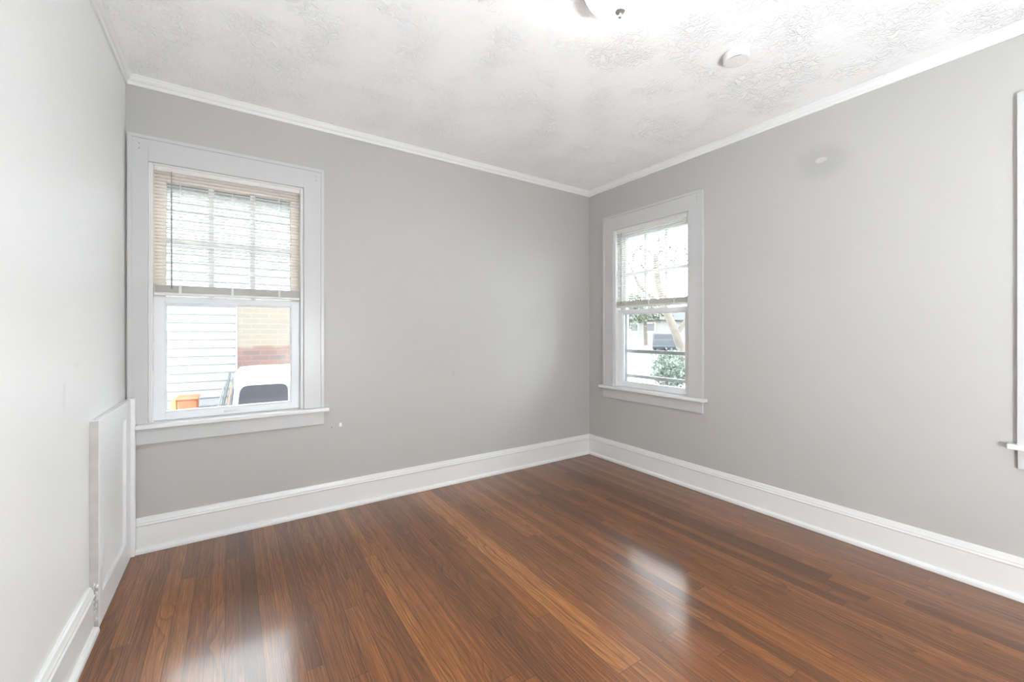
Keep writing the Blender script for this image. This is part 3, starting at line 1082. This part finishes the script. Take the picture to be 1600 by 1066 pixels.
M_LEAF = [noise_mat('green_leaves', (0.066, 0.078, 0.048, 1), (0.095, 0.106, 0.072, 1), 2.5),
          noise_mat('pale_green_leaves', (0.085, 0.095, 0.070, 1), (0.115, 0.122, 0.098, 1), 2.5),
          noise_mat('shrub_leaves', (0.080, 0.098, 0.080, 1), (0.115, 0.132, 0.112, 1), 4)]
M_BARK = noise_mat('tan_bark', (0.115, 0.096, 0.080, 1), (0.085, 0.072, 0.060, 1), 5)


def tree(label, loc, trunk, rad, blobs, count, leaf, mi, seed, branches=()):
    rg = random.Random(seed)
    t = root('tree', label, 'tree', loc, 0)
    bm = new()
    tube(bm, trunk, [rad * (1 - 0.45 * i / (len(trunk) - 1)) for i in range(len(trunk))], 12)
    for br in branches:
        tube(bm, br, [rad * 0.5, rad * 0.4, rad * 0.2][:len(br)], 8)
    obj('trunk', bm, M_BARK, t, True)
    bm = new()
    for c, r in blobs:
        leaf_blob(bm, c, r, count, leaf, rg)
    obj('foliage', bm, M_LEAF[mi], t)
    return t


tx, ty = 10.4, 6.2
tree('tree with a leaning tan trunk just outside the right wall window', (tx, ty, ground_h(tx, 0)),
     [(0.25, -0.15, 0), (0.10, -0.06, 1.2), (-0.10, 0.10, 1.9), (-0.32, 0.30, 2.6), (-0.5, 0.5, 3.6), (-0.5, 0.6, 4.6)], 0.17,
     [((-0.5, 0.7, 4.6), (1.6, 1.6, 0.9)), ((0.8, -0.6, 4.3), (1.1, 1.1, 0.8))], 110, 0.11, 1, 5,
     [[(-0.02, 0.04, 1.75), (0.45, -0.25, 2.6), (0.8, -0.5, 4.2)], [(-0.3, 0.3, 2.6), (-0.9, 1.0, 3.5), (-1.2, 1.3, 4.5)]])
tree('green tree left of the grey-roofed house across the street', (22.0, 19.2, ground_h(22, 0)),
     [(0, 0, 0), (0.1, 0, 1.5), (0, 0.1, 3)], 0.20, [((0, 0, 2.6), (2.3, 2.3, 1.3)), ((0.4, 0.3, 3.8), (1.8, 1.8, 1.2))], 700, 0.13, 0, 6)
tree('dark green tree hanging over the grey roof across the street', (28.0, 21.6, ground_h(28, 0)),
     [(0, 0, 0), (0.05, 0.1, 1.8), (0, 0, 3.2)], 0.2, [((0, 0, 2.9), (2.6, 2.6, 1.0)), ((-0.6, 1.0, 3.9), (2.2, 2.2, 1.1))], 800, 0.14, 0, 8)
tree('pale green tree at the far right seen through the right wall window', (21.0, 11.0, ground_h(21, 0)),
     [(0, 0, 0), (0, 0.1, 1.6), (0.1, 0, 3)], 0.16, [((0, 0, 2.6), (1.8, 1.8, 1.4)), ((0.2, 0.4, 3.8), (1.6, 1.6, 1.0))], 600, 0.13, 1, 9)

for (sx, sy, sr, lab, sdv) in ((7.1, 4.15, 0.62, 'pale green shrub low in the right wall window, nearest the glass', 11),
                               (9.6, 6.0, 0.75, 'taller green shrub at the foot of the leaning tree', 12)):
    s = root('shrub', lab, 'shrub', (sx, sy, ground_h(sx, 0)), 0, 'shrubs outside the right wall window')
    bm = new()
    for k in range(5):
        tube(bm, [(0, 0, 0), (0.12 * math.cos(k * 1.3), 0.12 * math.sin(k * 1.3), 0.4), (0.3 * math.cos(k * 1.3), 0.3 * math.sin(k * 1.3), 0.8)], 0.015, 6)
    obj('stem', bm, M_BARK, s)
    bm = new()
    leaf_blob(bm, (0, 0, sr * 0.95), (sr, sr, sr * 0.85), 900, 0.06, random.Random(sdv))
    obj('foliage', bm, M_LEAF[2], s)

# house across the street
hx, hy = 46.0, 37.0
hz = ground_h(hx, 0)
fh = root('far_house', 'low house with a grey roof across the street behind the trees', 'house', (hx, hy, hz), math.radians(-8))
M_FARW = mat('pale_house_wall', (0.14, 0.136, 0.131, 1), 0.8)
M_PANE = mat('dark_house_window', (0.065, 0.068, 0.072, 1), 0.3, 0, 0.2)
bm = new(); box(bm, -4.0, 4.0, -8.0, 8.0, 0, 2.5)
obj('wall', bm, M_FARW, fh)
bm = new()
prism(bm, [(-4.6, 2.35), (0, 4.3), (4.6, 2.35), (4.6, 2.2), (-4.6, 2.2)], lambda a, b, s: (a, s, b), -8.5, 8.5)
obj('roof', bm, M_ROOF, fh)
for k, yy in enumerate((-6.4, -3.4, 0.2, 3.0, 6.0)):
    bm = new(); box(bm, -4.05, -3.98, yy - 0.75, yy + 0.75, 0.7, 1.9)
    f = obj('window_frame', bm, M_TRIM, fh)
    bm = new(); box(bm, -4.08, -4.04, yy - 0.65, yy + 0.65, 0.8, 1.8)
    obj('pane', bm, M_PANE, f)
bm = new(); box(bm, -4.06, -3.98, -1.9, -0.95, 0.0, 2.05)
obj('house_door', bm, M_CARG, fh)
build_car('car', 'dark blue-grey car parked at the curb seen through the right wall window', 'car', (23.5, 15.4, ground_h(23.5, 0) + 0.03), math.radians(30),
          mat('dark_blue_car_paint', (0.060, 0.066, 0.075, 1), 0.4, 0, 0.3))
